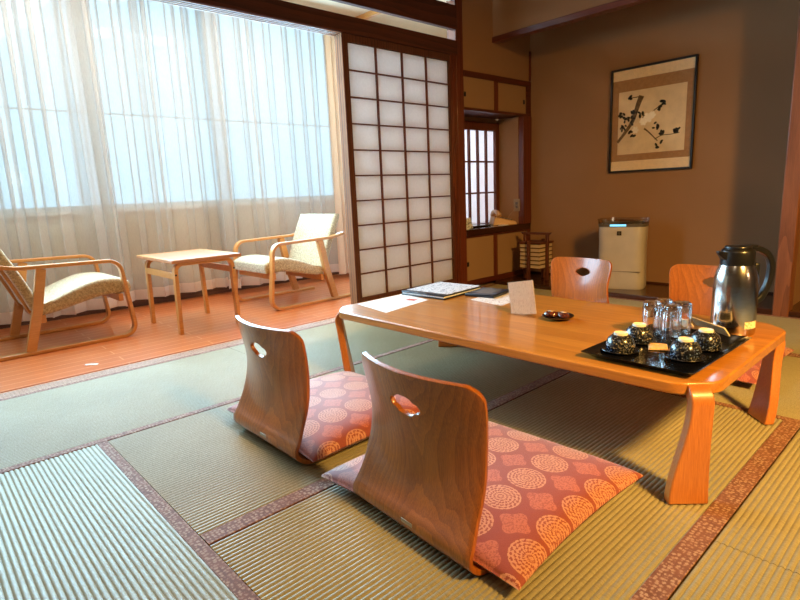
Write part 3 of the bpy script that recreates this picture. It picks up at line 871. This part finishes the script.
# sachets
def pillow(a, b, T, name, mat, parent=None):
    o = cushion_mesh(a, b, T).build(name, mat, parent, angle=80); return welded(o, .0002)
o = pillow(.075, .062, .012, 'sugar_sachet', W['kraft']); o.location = (1.818, .715, ZY + .0004); o.rotation_euler = (0, 0, math.radians(25))
tag(o, 'small tan paper sachet lying between the cups on the tray', 'sachet')
for i, (x, y, z, rz, L, lab) in enumerate(((2.048, .632, .042, -118, .150, 'long dark sachet with cream edges leaning by the rightmost cup'), (2.125, .745, .030, -116, .07, 'short cream-edged sachet half behind the long dark sachet'))):
    t = thing('tea_sachet', lab, 'sachet', (x, y, ZY + z), math.radians(rz), 'cream-edged sachets')
    t.rotation_euler = (math.radians(-50), math.radians(3), math.radians(rz))
    MB().box(-L / 2, L / 2, -.022, .022, -.0025, .0025).build('paper_sleeve', W['sachet_edge'], t, bevel=.002)
    MB().box(-L / 2 + .012, L / 2 - .022, -.017, .017, .0024, .0032).build('dark_face', W['sachet_dark'], t)

# vacuum jug
jug = thing('vacuum_jug', 'tall brushed steel vacuum jug with black lid and handle by the tray', 'jug', (2.192, .602, ZT), math.radians(-42))
MB().lathe([(.0, 0), (.066, 0), (.070, .004), (.0715, .012), (.0715, .175), (.069, .205), (.062, .232), (.054, .252), (.0, .252)], 56, caps=False).build('jug_body', W['steel'], jug)
m = MB().lathe([(.0535, .250), (.0545, .256), (.0545, .296), (.052, .304), (.046, .309), (.0, .310)], 48, caps=False)
m.build('collar', W['black'], jug)
m = MB().lathe([(.043, .308), (.043, .316), (.040, .319), (.0, .320)], 40, caps=False).box(-.012, .062, -.016, .016, .311, .320)
m.build('lid', W['black'], jug, bevel=.002)
V = []; m = MB()
m.add([(-.050, -.026, .300), (-.050, .026, .300), (-.050, .020, .268), (-.050, -.020, .268), (-.076, -.009, .3025), (-.076, .009, .3025), (-.073, .007, .292), (-.073, -.007, .292)],
      [(0, 1, 5, 4), (1, 2, 6, 5), (2, 3, 7, 6), (3, 0, 4, 7), (4, 5, 6, 7), (3, 2, 1, 0)])
m.build('spout', W['black'], jug, bevel=.003)
hp = [(p.x, p.z) for p in spline([(.045, 0, .306), (.075, 0, .303), (.105, 0, .285), (.122, 0, .250), (.122, 0, .205), (.112, 0, .165), (.095, 0, .130), (.074, 0, .112)], 6)]
MB().sweepXZ(hp, -.0125, .0125, .020).build('handle', W['black'], jug, bevel=.005)
MB().box(.060, .078, -.012, .012, .098, .255).build('handle_mount', W['black'], jug, bevel=.004)
V = []; F = []
for k in range(9):
    a = math.radians(-92 + 5.6 * k)
    V += [(.0722 * math.cos(a), .0722 * math.sin(a), .030), (.0722 * math.cos(a), .0722 * math.sin(a), .056)]
F = [(2 * k, 2 * k + 2, 2 * k + 3, 2 * k + 1) for k in range(8)]
MB().add(V, F).build('sticker', W['sticker'], jug)

# card stand, sweets dish, papers, folders
cs = thing('card_stand', 'small upright cream card in a clear stand in the middle of the table', 'card', (1.99, 1.365, ZT), math.radians(1.5))
lean = math.radians(-4)
m = MB().box(-.032, .0, -.066, .066, 0, .002)
m.build('stand_foot', W['acrylic'], cs)
RM = Matrix.Rotation(math.radians(3), 4, 'X') @ Matrix.Rotation(math.radians(6), 4, 'Y')
sh = Matrix.Shear('XZ', 4, (0, 0)) if False else Matrix.Identity(4)
MB().box(-.0012, .0012, -.064, .064, .002, .150).build('card', W['card'], cs, rot=(math.radians(-10), math.radians(4), 0))
MB().box(-.0032, -.0017, -.066, .066, .001, .152).build('clear_cover', W['acrylic'], cs, rot=(math.radians(-10), math.radians(4), 0))
dish = tag(MB().lathe([(.0, 0), (.030, 0), (.036, .003), (.062, .014), (.066, .018), (.064, .019), (.034, .008), (.0, .006)], 44, caps=False).build('sweets_dish', W['lacquer'], None, (2.005, 1.205, ZT)),
           'flat black dish of wrapped sweets beside the upright card', 'dish')
for i, (x, y, rz, lab) in enumerate(((1.995, 1.232, 20, 'brown wrapped sweet on the left of the black dish'), (2.003, 1.178, -25, 'brown wrapped sweet on the right of the black dish'))):
    t = thing('wrapped_sweet', lab, 'sweet', (x, y, ZT + .0068), math.radians(rz), 'wrapped sweets on the dish')
    m = MB(); pr = []
    for k in range(15):
        q = -1 + 2 * k / 14; pr.append((.022 * max(.10, (1 - abs(q) ** 2.6)) ** .5 + .0035 * abs(q) ** 6, q * .027))
    n = 24; V = []
    for r, z in pr:
        for k in range(n):
            a = 2 * PI * k / n; rr = r * (1 + .06 * math.sin(5 * a + z * 200)); V.append((rr * math.cos(a), z, .014 + .64 * rr * math.sin(a)))
    F = [(i2 * n + k, i2 * n + (k + 1) % n, (i2 + 1) * n + (k + 1) % n, (i2 + 1) * n + k) for i2 in range(14) for k in range(n)] + [tuple(range(n))[::-1], tuple(14 * n + k for k in range(n))]
    m.add(V, F).build('wrapper', W['sweet'], t)
    MB().add([(-.008, -.012, .0286), (.008, -.012, .0286), (.008, .012, .0286), (-.008, .012, .0286)], [(0, 1, 2, 3)]).build('wrapper_label', W['sweet_label'], t, solid=.0006)
def sheet_quad(name, label, pts, mat, t=.0012, z=ZT, group=None):
    cx = sum(p[0] for p in pts) / 4; cy = sum(p[1] for p in pts) / 4
    o = MB().prism([(x - cx, y - cy) for x, y in pts], 0, t).build(name, mat, None, (cx, cy, z))
    return tag(o, label, 'paper', group), cx, cy
p1, cx, cy = sheet_quad('printed_sheet', 'white printed sheet with a red mark at the window end of the table', [(1.650, 1.905), (1.99, 1.955), (2.03, 2.19), (1.70, 2.185)], W['sheet'])
MB().box(-.018, .018, -.028, .028, .0011, .0015).build('red_mark', W['stamp'], p1, (1.94 - cx, 2.03 - cy, 0), rot=(0, 0, .2))
p2, cx, cy = sheet_quad('leaflet', 'white leaflet lying between the folders and the upright card', [(2.09, 1.56), (2.36, 1.60), (2.395, 1.80), (2.12, 1.78)], W['sheet2'])
fo = thing('folder', 'thick navy folder with a pale printed cover at the far end of the table', 'folder', (2.19, 2.045, ZT), math.radians(4))
MB().box(-.17, .17, -.15, .15, 0, .008).build('back_cover', W['navy'], fo, bevel=.002)
MB().box(-.165, .165, -.145, .145, .008, .016).build('page_block', W['sheet'], fo)
fc = MB().box(-.17, .17, -.15, .15, .016, .023).build('front_cover', W['navy'], fo, bevel=.002)
MB().box(-.13, .168, -.145, .145, .023, .0242).build('cover_print', W['sheet3'], fc)
nb = thing('notebook', 'flat black notebook lying right of the navy folder on the table', 'notebook', (2.29, 1.80, ZT), math.radians(10))
MB().box(-.10, .10, -.085, .085, 0, .016).build('cover', W['navy'], nb, bevel=.004)
MB().box(-.06, .07, -.05, .05, .016, .0165).build('cover_label', W['grey_plastic'], nb)

# ------------------------------------------------------------------ alcove things
pu = thing('air_purifier', 'tall white air purifier with a blue light standing in the picture alcove', 'air purifier', (4.47, 2.085, .036), math.radians(16))
def soft_rect(a, b, p=4.5, n=40):
    o = []
    for k in range(n):
        q = 2 * PI * k / n; c, s = math.cos(q), math.sin(q); r = 1 / (abs(c) ** p + abs(s) ** p) ** (1 / p)
        o.append((a * r * c, b * r * s))
    return o
def loft(secs, n=40, p=4.5):
    m = MB(); V = []
    for a, b, z in secs: V += [(x, y, z) for x, y in soft_rect(a, b, p, n)]
    F = [(i * n + k, i * n + (k + 1) % n, (i + 1) * n + (k + 1) % n, (i + 1) * n + k) for i in range(len(secs) - 1) for k in range(n)]
    F += [tuple(range(n))[::-1], tuple((len(secs) - 1) * n + k for k in range(n))]
    return m.add(V, F)
loft([(.125, .182, 0), (.130, .187, .012), (.128, .186, .06), (.121, .181, .25), (.120, .181, .38), (.124, .186, .505), (.122, .184, .512)]).build('housing', W['white_plastic'], pu, angle=40)
loft([(.123, .187, .511), (.125, .189, .520), (.126, .191, .535)]).build('control_band', W['grey_plastic'], pu)
r = loft([(.124, .189, .535), (.132, .198, .575), (.129, .195, .576), (.121, .186, .538)])
r.f = r.f[:-2]; r.mi = r.mi[:-2]
r.build('clear_rim', W['smoke'], pu)
m = MB()
for k in range(5): m.box(-.09 + k * .04, -.07 + k * .04, -.15, .15, .534, .548)
m.build('outlet_louvre', W['grey_plastic'], pu)
MB().box(-.1275, -.1235, -.04, .085, .518, .534).build('blue_light', W['led'], pu, bevel=.001)
lg = MB().box(-.1285, -.122, -.006, .028, .445, .479).build('emblem', W['black'], pu)
MB().box(-.1292, -.1284, .006, .016, .451, .473).box(-.1292, -.1284, .0, .022, .458, .466).build('emblem_mark', W['grey_plastic'], lg)
MB().box(-.1315, -.12, -.16, .16, .145, .148).build('panel_seam', W['grey_plastic'], pu)

# floor lantern
la = thing('paper_lantern', 'small wooden floor lantern with striped paper box beside the low cabinet', 'lantern', (4.43, 2.905, .036))
hb = .105
MB().box(-hb, hb, -hb, hb, .115, .345).build('paper_box', W['lantern_paper'], la)
m = MB()
for k in range(7):
    z = .115 + k * .0383
    for a in (-1, 1):
        m.box(-hb - .006, hb + .006, a * hb - .005, a * hb + .005, z - .005, z + .005); m.box(a * hb - .005, a * hb + .005, -hb - .006, hb + .006, z - .005, z + .005)
m.box(-hb - .012, hb + .012, -hb - .012, hb + .012, .345, .360)
m.build('slats', W['lantern_wood'], la)
for (x, y, top) in ((-hb - .016, 0, .375), (hb + .016, 0, .375), (0, -hb - .016, .44), (0, hb + .016, .44)):
    MB().box(x - .013, x + .013, y - .013, y + .013, 0, top).build('post', W['lantern_wood'], la, bevel=.002)
MB().prism([(-.16, .445), (.16, .445), (.14, .425), (-.14, .425)], -.018, .018).build('handle_bar', W['lantern_wood'], la, rot=(PI / 2, 0, PI / 2), bevel=.002)

# framed picture
pic = thing('framed_picture', 'black framed picture of a blossoming branch on the alcove wall', 'picture', (XB, 2.014, .99))
fw, fh = .345, .855      # half width, height ; local x toward the room is negative, image right is -y
m = MB()
m.box(-.028, 0, -fw, fw, 0, .016).box(-.028, 0, -fw, fw, fh - .016, fh).box(-.028, 0, -fw, -fw + .016, .016, fh - .016).box(-.028, 0, fw - .016, fw, .016, fh - .016)
m.build('frame', W['gold_frame'], pic, bevel=.003)
iw = fw - .015
MB().box(-.010, -.004, -iw, iw, .015, fh - .015).build('mount', W['mat_brown'], pic)
MB().box(-.0112, -.0100, -iw, iw, .015, .095).build('lower_band', W['mat_cream'], pic)
MB().box(-.0112, -.0100, -iw, iw, fh - .095, fh - .015).build('upper_band', W['mat_cream'], pic)
art = MB().box(-.0112, -.0100, -.275, .275, .150, .665).build('painting', W['art_paper'], pic)
def uv(px, py):          # crop pixel -> local (y, z)
    u = (px - 50) / 365.; yt = 140 - (px - 50) * .19; yb = 570 - (px - 50) * .06
    v = (yb - py) / (yb - yt); return (iw - 2 * iw * u, .015 + (fh - .03) * v)
def ribbon(mb, pts, w, lx=-.0125):
    P = spline([uv(*p) for p in pts], 5); n = len(P); vs = []
    for i, p in enumerate(P):
        d = (P[min(n - 1, i + 1)] - P[max(0, i - 1)]).normalized(); q = Vector((-d.y, d.x)) * (w * (1 - .5 * i / n)) / 2
        vs += [(lx, p.x + q.x, p.y + q.y), (lx, p.x - q.x, p.y - q.y)]
    mb.add(vs, [(2 * i, 2 * i + 1, 2 * i + 3, 2 * i + 2) for i in range(n - 1)])
m = MB()
ribbon(m, [(188, 236), (176, 265), (165, 300), (150, 345), (125, 385), (80, 442)], .045)
ribbon(m, [(205, 378), (228, 395), (268, 432)], .014); ribbon(m, [(255, 425), (285, 408), (320, 404), (362, 396)], .009); ribbon(m, [(245, 300), (270, 280), (285, 265)], .009)
ribbon(m, [(180, 240), (150, 245), (125, 250)], .009)
m.build('branch', W['inkbranch'], art, fixn=False)
def blob(mb, p, r, lx, e=1., rot=0.):
    y, z = uv(*p); n = 10
    mb.add([(lx, y, z)] + [(lx, y + r * math.cos(2 * PI * k / n + .0) * math.cos(rot) - r * e * math.sin(2 * PI * k / n) * math.sin(rot), z + r * math.cos(2 * PI * k / n) * math.sin(rot) + r * e * math.sin(2 * PI * k / n) * math.cos(rot)) for k in range(n)],
           [(0, 1 + k, 1 + (k + 1) % n) for k in range(n)])
m = MB(); rr = random.Random(4)
for (x, y, n, sp) in ((100, 325, 6, 14), (130, 345, 7, 20), (105, 380, 6, 16), (150, 400, 4, 12), (160, 320, 6, 16), (190, 315, 4, 12), (255, 365, 5, 14), (265, 290, 3, 9), (285, 268, 4, 9), (130, 248, 4, 8), (290, 395, 3, 9), (350, 385, 5, 12), (268, 455, 3, 8), (287, 438, 2, 6), (205, 325, 3, 10)):
    for _ in range(n): blob(m, (x + rr.uniform(-sp, sp), y + rr.uniform(-sp, sp)), rr.uniform(.012, .020), -.0132, .6, rr.uniform(0, 3))
m.build('leaves', W['ink'], art, fixn=False)
m = MB()
for (cx, cy, s) in ((222, 330, 1.), (200, 348, .8), (165, 385, .7), (240, 318, .7)):
    for k in range(6): blob(m, (cx + 13 * s * math.cos(k * 1.047), cy + 13 * s * math.sin(k * 1.047)), .019 * s, -.0138 - k * .0001, .8, k)
    blob(m, (cx, cy), .014 * s, -.0146)
m.build('blossoms', W['blossom'], art, fixn=False)
MB().box(-.0185, -.0175, -iw, iw, .015, fh - .015).build('glass', W['pane'], pic)

# telephone shelf
ZD = .547
ph = thing('telephone', 'beige push-button telephone at the right end of the dark shelf', 'telephone', (4.46, 3.31, ZD), math.radians(140))
ph.scale = (1.2, 1.2, 1.2)
m = MB().add([(-.10, -.09, 0), (.10, -.09, 0), (.10, .09, 0), (-.10, .09, 0), (-.09, -.082, .028), (.085, -.082, .070), (.085, .082, .070), (-.09, .082, .028)],
             [(3, 2, 1, 0), (4, 5, 6, 7), (0, 1, 5, 4), (1, 2, 6, 5), (2, 3, 7, 6), (3, 0, 4, 7)])
m.build('phone_body', W['phone'], ph, bevel=.008, seg=3)
hs = [(x, y, z) for x, y, z in ((.055, -.105, .072), (.060, -.085, .098), (.062, 0, .108), (.060, .085, .098), (.055, .105, .072))]
MB().tube(spline(hs, 6), [.024] * 4 + [.019] * 5 + [.0165] * 7 + [.019] * 5 + [.024] * 4, 14).build('handset', W['phone'], ph)
m = MB()
for i in range(4):
    for j in range(3): m.box(-.07 + i * .024, -.054 + i * .024, -.03 + j * .026, -.012 + j * .026, .032 + i * .0056, .043 + i * .0056)
m.build('keypad', W['grey_plastic'], ph)
cpts = []
for k in range(90):
    a = k * .9; s = k / 89
    cpts.append((.03 - .07 * s + .0, -.115 - .03 * math.sin(s * PI) + .006 * math.cos(a), .012 + .07 * (1 - s) * (1 - s) + .006 * math.sin(a)))
MB().tube(cpts, .0022, 6).build('coiled_cord', W['wire'], ph)
ot = thing('wall_outlet', 'beige outlet plate on the recess wall above the telephone', 'outlet', (4.608, 3.245, .73))
MB().box(-.006, .002, -.036, .036, -.06, .06).build('cover_plate', W['outlet'], ot, bevel=.002)
MB().box(-.009, -.004, -.012, .012, -.03, -.004).box(-.009, -.004, -.012, .012, .004, .03).build('socket', W['grey_plastic'], ot)
MB().tube(spline([(-.008, .01, -.02), (-.03, .03, -.06), (-.03, .07, -.10), (-.05, .09, -.16), (-.08, .085, -.175)], 6), .0025, 6).build('plug_cord', W['wire'], ot)
cd = tag(MB().box(-.05, .05, -.001, .001, 0, .10).build('picture_card', W['sheet3'], None, (3.86, 3.25, ZD + .0005), rot=(math.radians(-14), math.radians(-8), math.radians(-20))), 'small printed card propped on the shelf by the post', 'card')
tag(MB().box(-.17, .17, -.085, .085, 0, .018).build('document_tray', W['lacquer'], None, (4.08, 3.38, ZD), bevel=.003), 'flat black folder lying on the shelf left of the telephone', 'folder')
tag(MB().box(-.045, .045, -.03, .03, 0, .008).build('memo_pad', W['white'], None, (4.355, 3.225, ZD), bevel=.001, rot=(0, 0, .1)), 'little white memo pad on the shelf edge before the telephone', 'notepad')

# ------------------------------------------------------------------ outside
m = MB(); V = []; F = []; N = 60
for j in range(6):
    for i in range(N):
        x = -60 + 150 * i / (N - 1)
        top = 17 + 3.0 * math.sin(x * .11 + 1.2) + (9 * sm(6, 26, x)) + 1.2 * math.sin(x * .53) - 6 * sm(-60, -8, -abs(x + 20))
        V.append((x, 38 + 22 * j / 5 + math.sin(i * 1.3 + j) * .8, -6 + (top + 6) * (j / 5) ** .8))
F = [(j * N + i, j * N + i + 1, (j + 1) * N + i + 1, (j + 1) * N + i) for j in range(5) for i in range(N - 1)]
struct('terrain_hill', m.add(V, F), W['hill'], angle=180)
struct('terrain', MB().box(-80, 100, 5.2, 40, -6.2, -6), W['ground'])

wd = bpy.data.worlds.new('sky'); SC.world = wd; wd.use_nodes = True
nt = wd.node_tree; nt.nodes.clear()
wo = nt.nodes.new('ShaderNodeOutputWorld'); bg = nt.nodes.new('ShaderNodeBackground')
tc = nt.nodes.new('ShaderNodeTexCoord'); sp = nt.nodes.new('ShaderNodeSeparateXYZ'); rp = nt.nodes.new('ShaderNodeValToRGB')
nt.links.new(tc.outputs['Generated'], sp.inputs[0]); nt.links.new(sp.outputs[2], rp.inputs[0])
rp.color_ramp.elements[0].position = 0.; rp.color_ramp.elements[0].color = (.66, .88, 1., 1)
rp.color_ramp.elements[1].position = .5; rp.color_ramp.elements[1].color = (.84, .95, 1., 1)
nt.links.new(rp.outputs[0], bg.inputs[0]); bg.inputs[1].default_value = 2.1
nt.links.new(bg.outputs[0], wo.inputs[0])

# ------------------------------------------------------------------ lights
def area(name, loc, target, sx, sy, power, col, shape='RECTANGLE', spread=PI):
    l = bpy.data.lights.new(name, 'AREA'); l.shape = shape; l.size = sx; l.size_y = sy; l.energy = power; l.color = col; l.spread = spread
    o = bpy.data.objects.new(name, l); COL.objects.link(o); o.location = loc
    o.rotation_euler = (Vector(target) - Vector(loc)).to_track_quat('-Z', 'Y').to_euler()
    return o
def point(name, loc, power, col, r=.12):
    l = bpy.data.lights.new(name, 'POINT'); l.energy = power; l.color = col; l.shadow_soft_size = r
    o = bpy.data.objects.new(name, l); COL.objects.link(o); o.location = loc
    return o
area('window_fill', (1.55, 4.66, 1.64), (1.55, 0, 1.64), 3.8, 1.5, 355, (.40, .74, 1.))  # added fill panel inside the curtains, boosts the window's daylight
area('recess_fill', (4.2, 4.55, 1.5), (4.2, 3., 1.2), 1.4, 1.3, 19, (1., .93, .95))  # added backlight in the veranda for the recess paper window
area('room_lamp', (1.0, -1.55, 2.45), (2.5, .75, .0), .4, .4, 64, (1., .55, .13), 'DISK', math.radians(88))
point('wall_glow_fill', (1.9, -2.5, 1.5), 24, (1., .68, .38), .15)  # unseen added light, warms the wall mirrored in the steel jug
point('ambience_fill', (.15, .55, 2.40), 18, (1., .80, .56), .4)  # unseen added light, warm ambience for the chair backs
area('veranda_fill', (1.6, 4.0, 2.64), (1.6, 4.35, 0), 2.8, .25, 54, (1., .78, .62))  # added warm fill for the curtains and the wall below the window

# ------------------------------------------------------------------ camera
F_, YAW, PITCH, ROLL = 543.719247, 0.82982093, 0.19431246, 0.04425445
cy_, sy_, cp_, sp_ = math.cos(YAW), math.sin(YAW), math.cos(PITCH), math.sin(PITCH)
fwd = Vector((cy_ * cp_, sy_ * cp_, -sp_)); rgt = Vector((sy_, -cy_, 0)); dwn = fwd.cross(rgt)
c_, s_ = math.cos(ROLL), math.sin(ROLL)
r2 = c_ * rgt + s_ * dwn; d2 = -s_ * rgt + c_ * dwn
cam = bpy.data.cameras.new('camera'); co = bpy.data.objects.new('camera', cam); COL.objects.link(co)
M3 = Matrix((r2, -d2, -fwd)).transposed()
co.matrix_world = Matrix.Translation((0, 0, .9)) @ M3.to_4x4()
cam.sensor_width = 36; cam.lens = F_ / 800 * 36; cam.clip_start = .05; cam.clip_end = 300
SC.camera = co
vs = SC.view_settings
vs.view_transform = 'Standard'; vs.look = 'None'; vs.gamma = 1; vs.use_curve_mapping = False; vs.exposure = 0.0
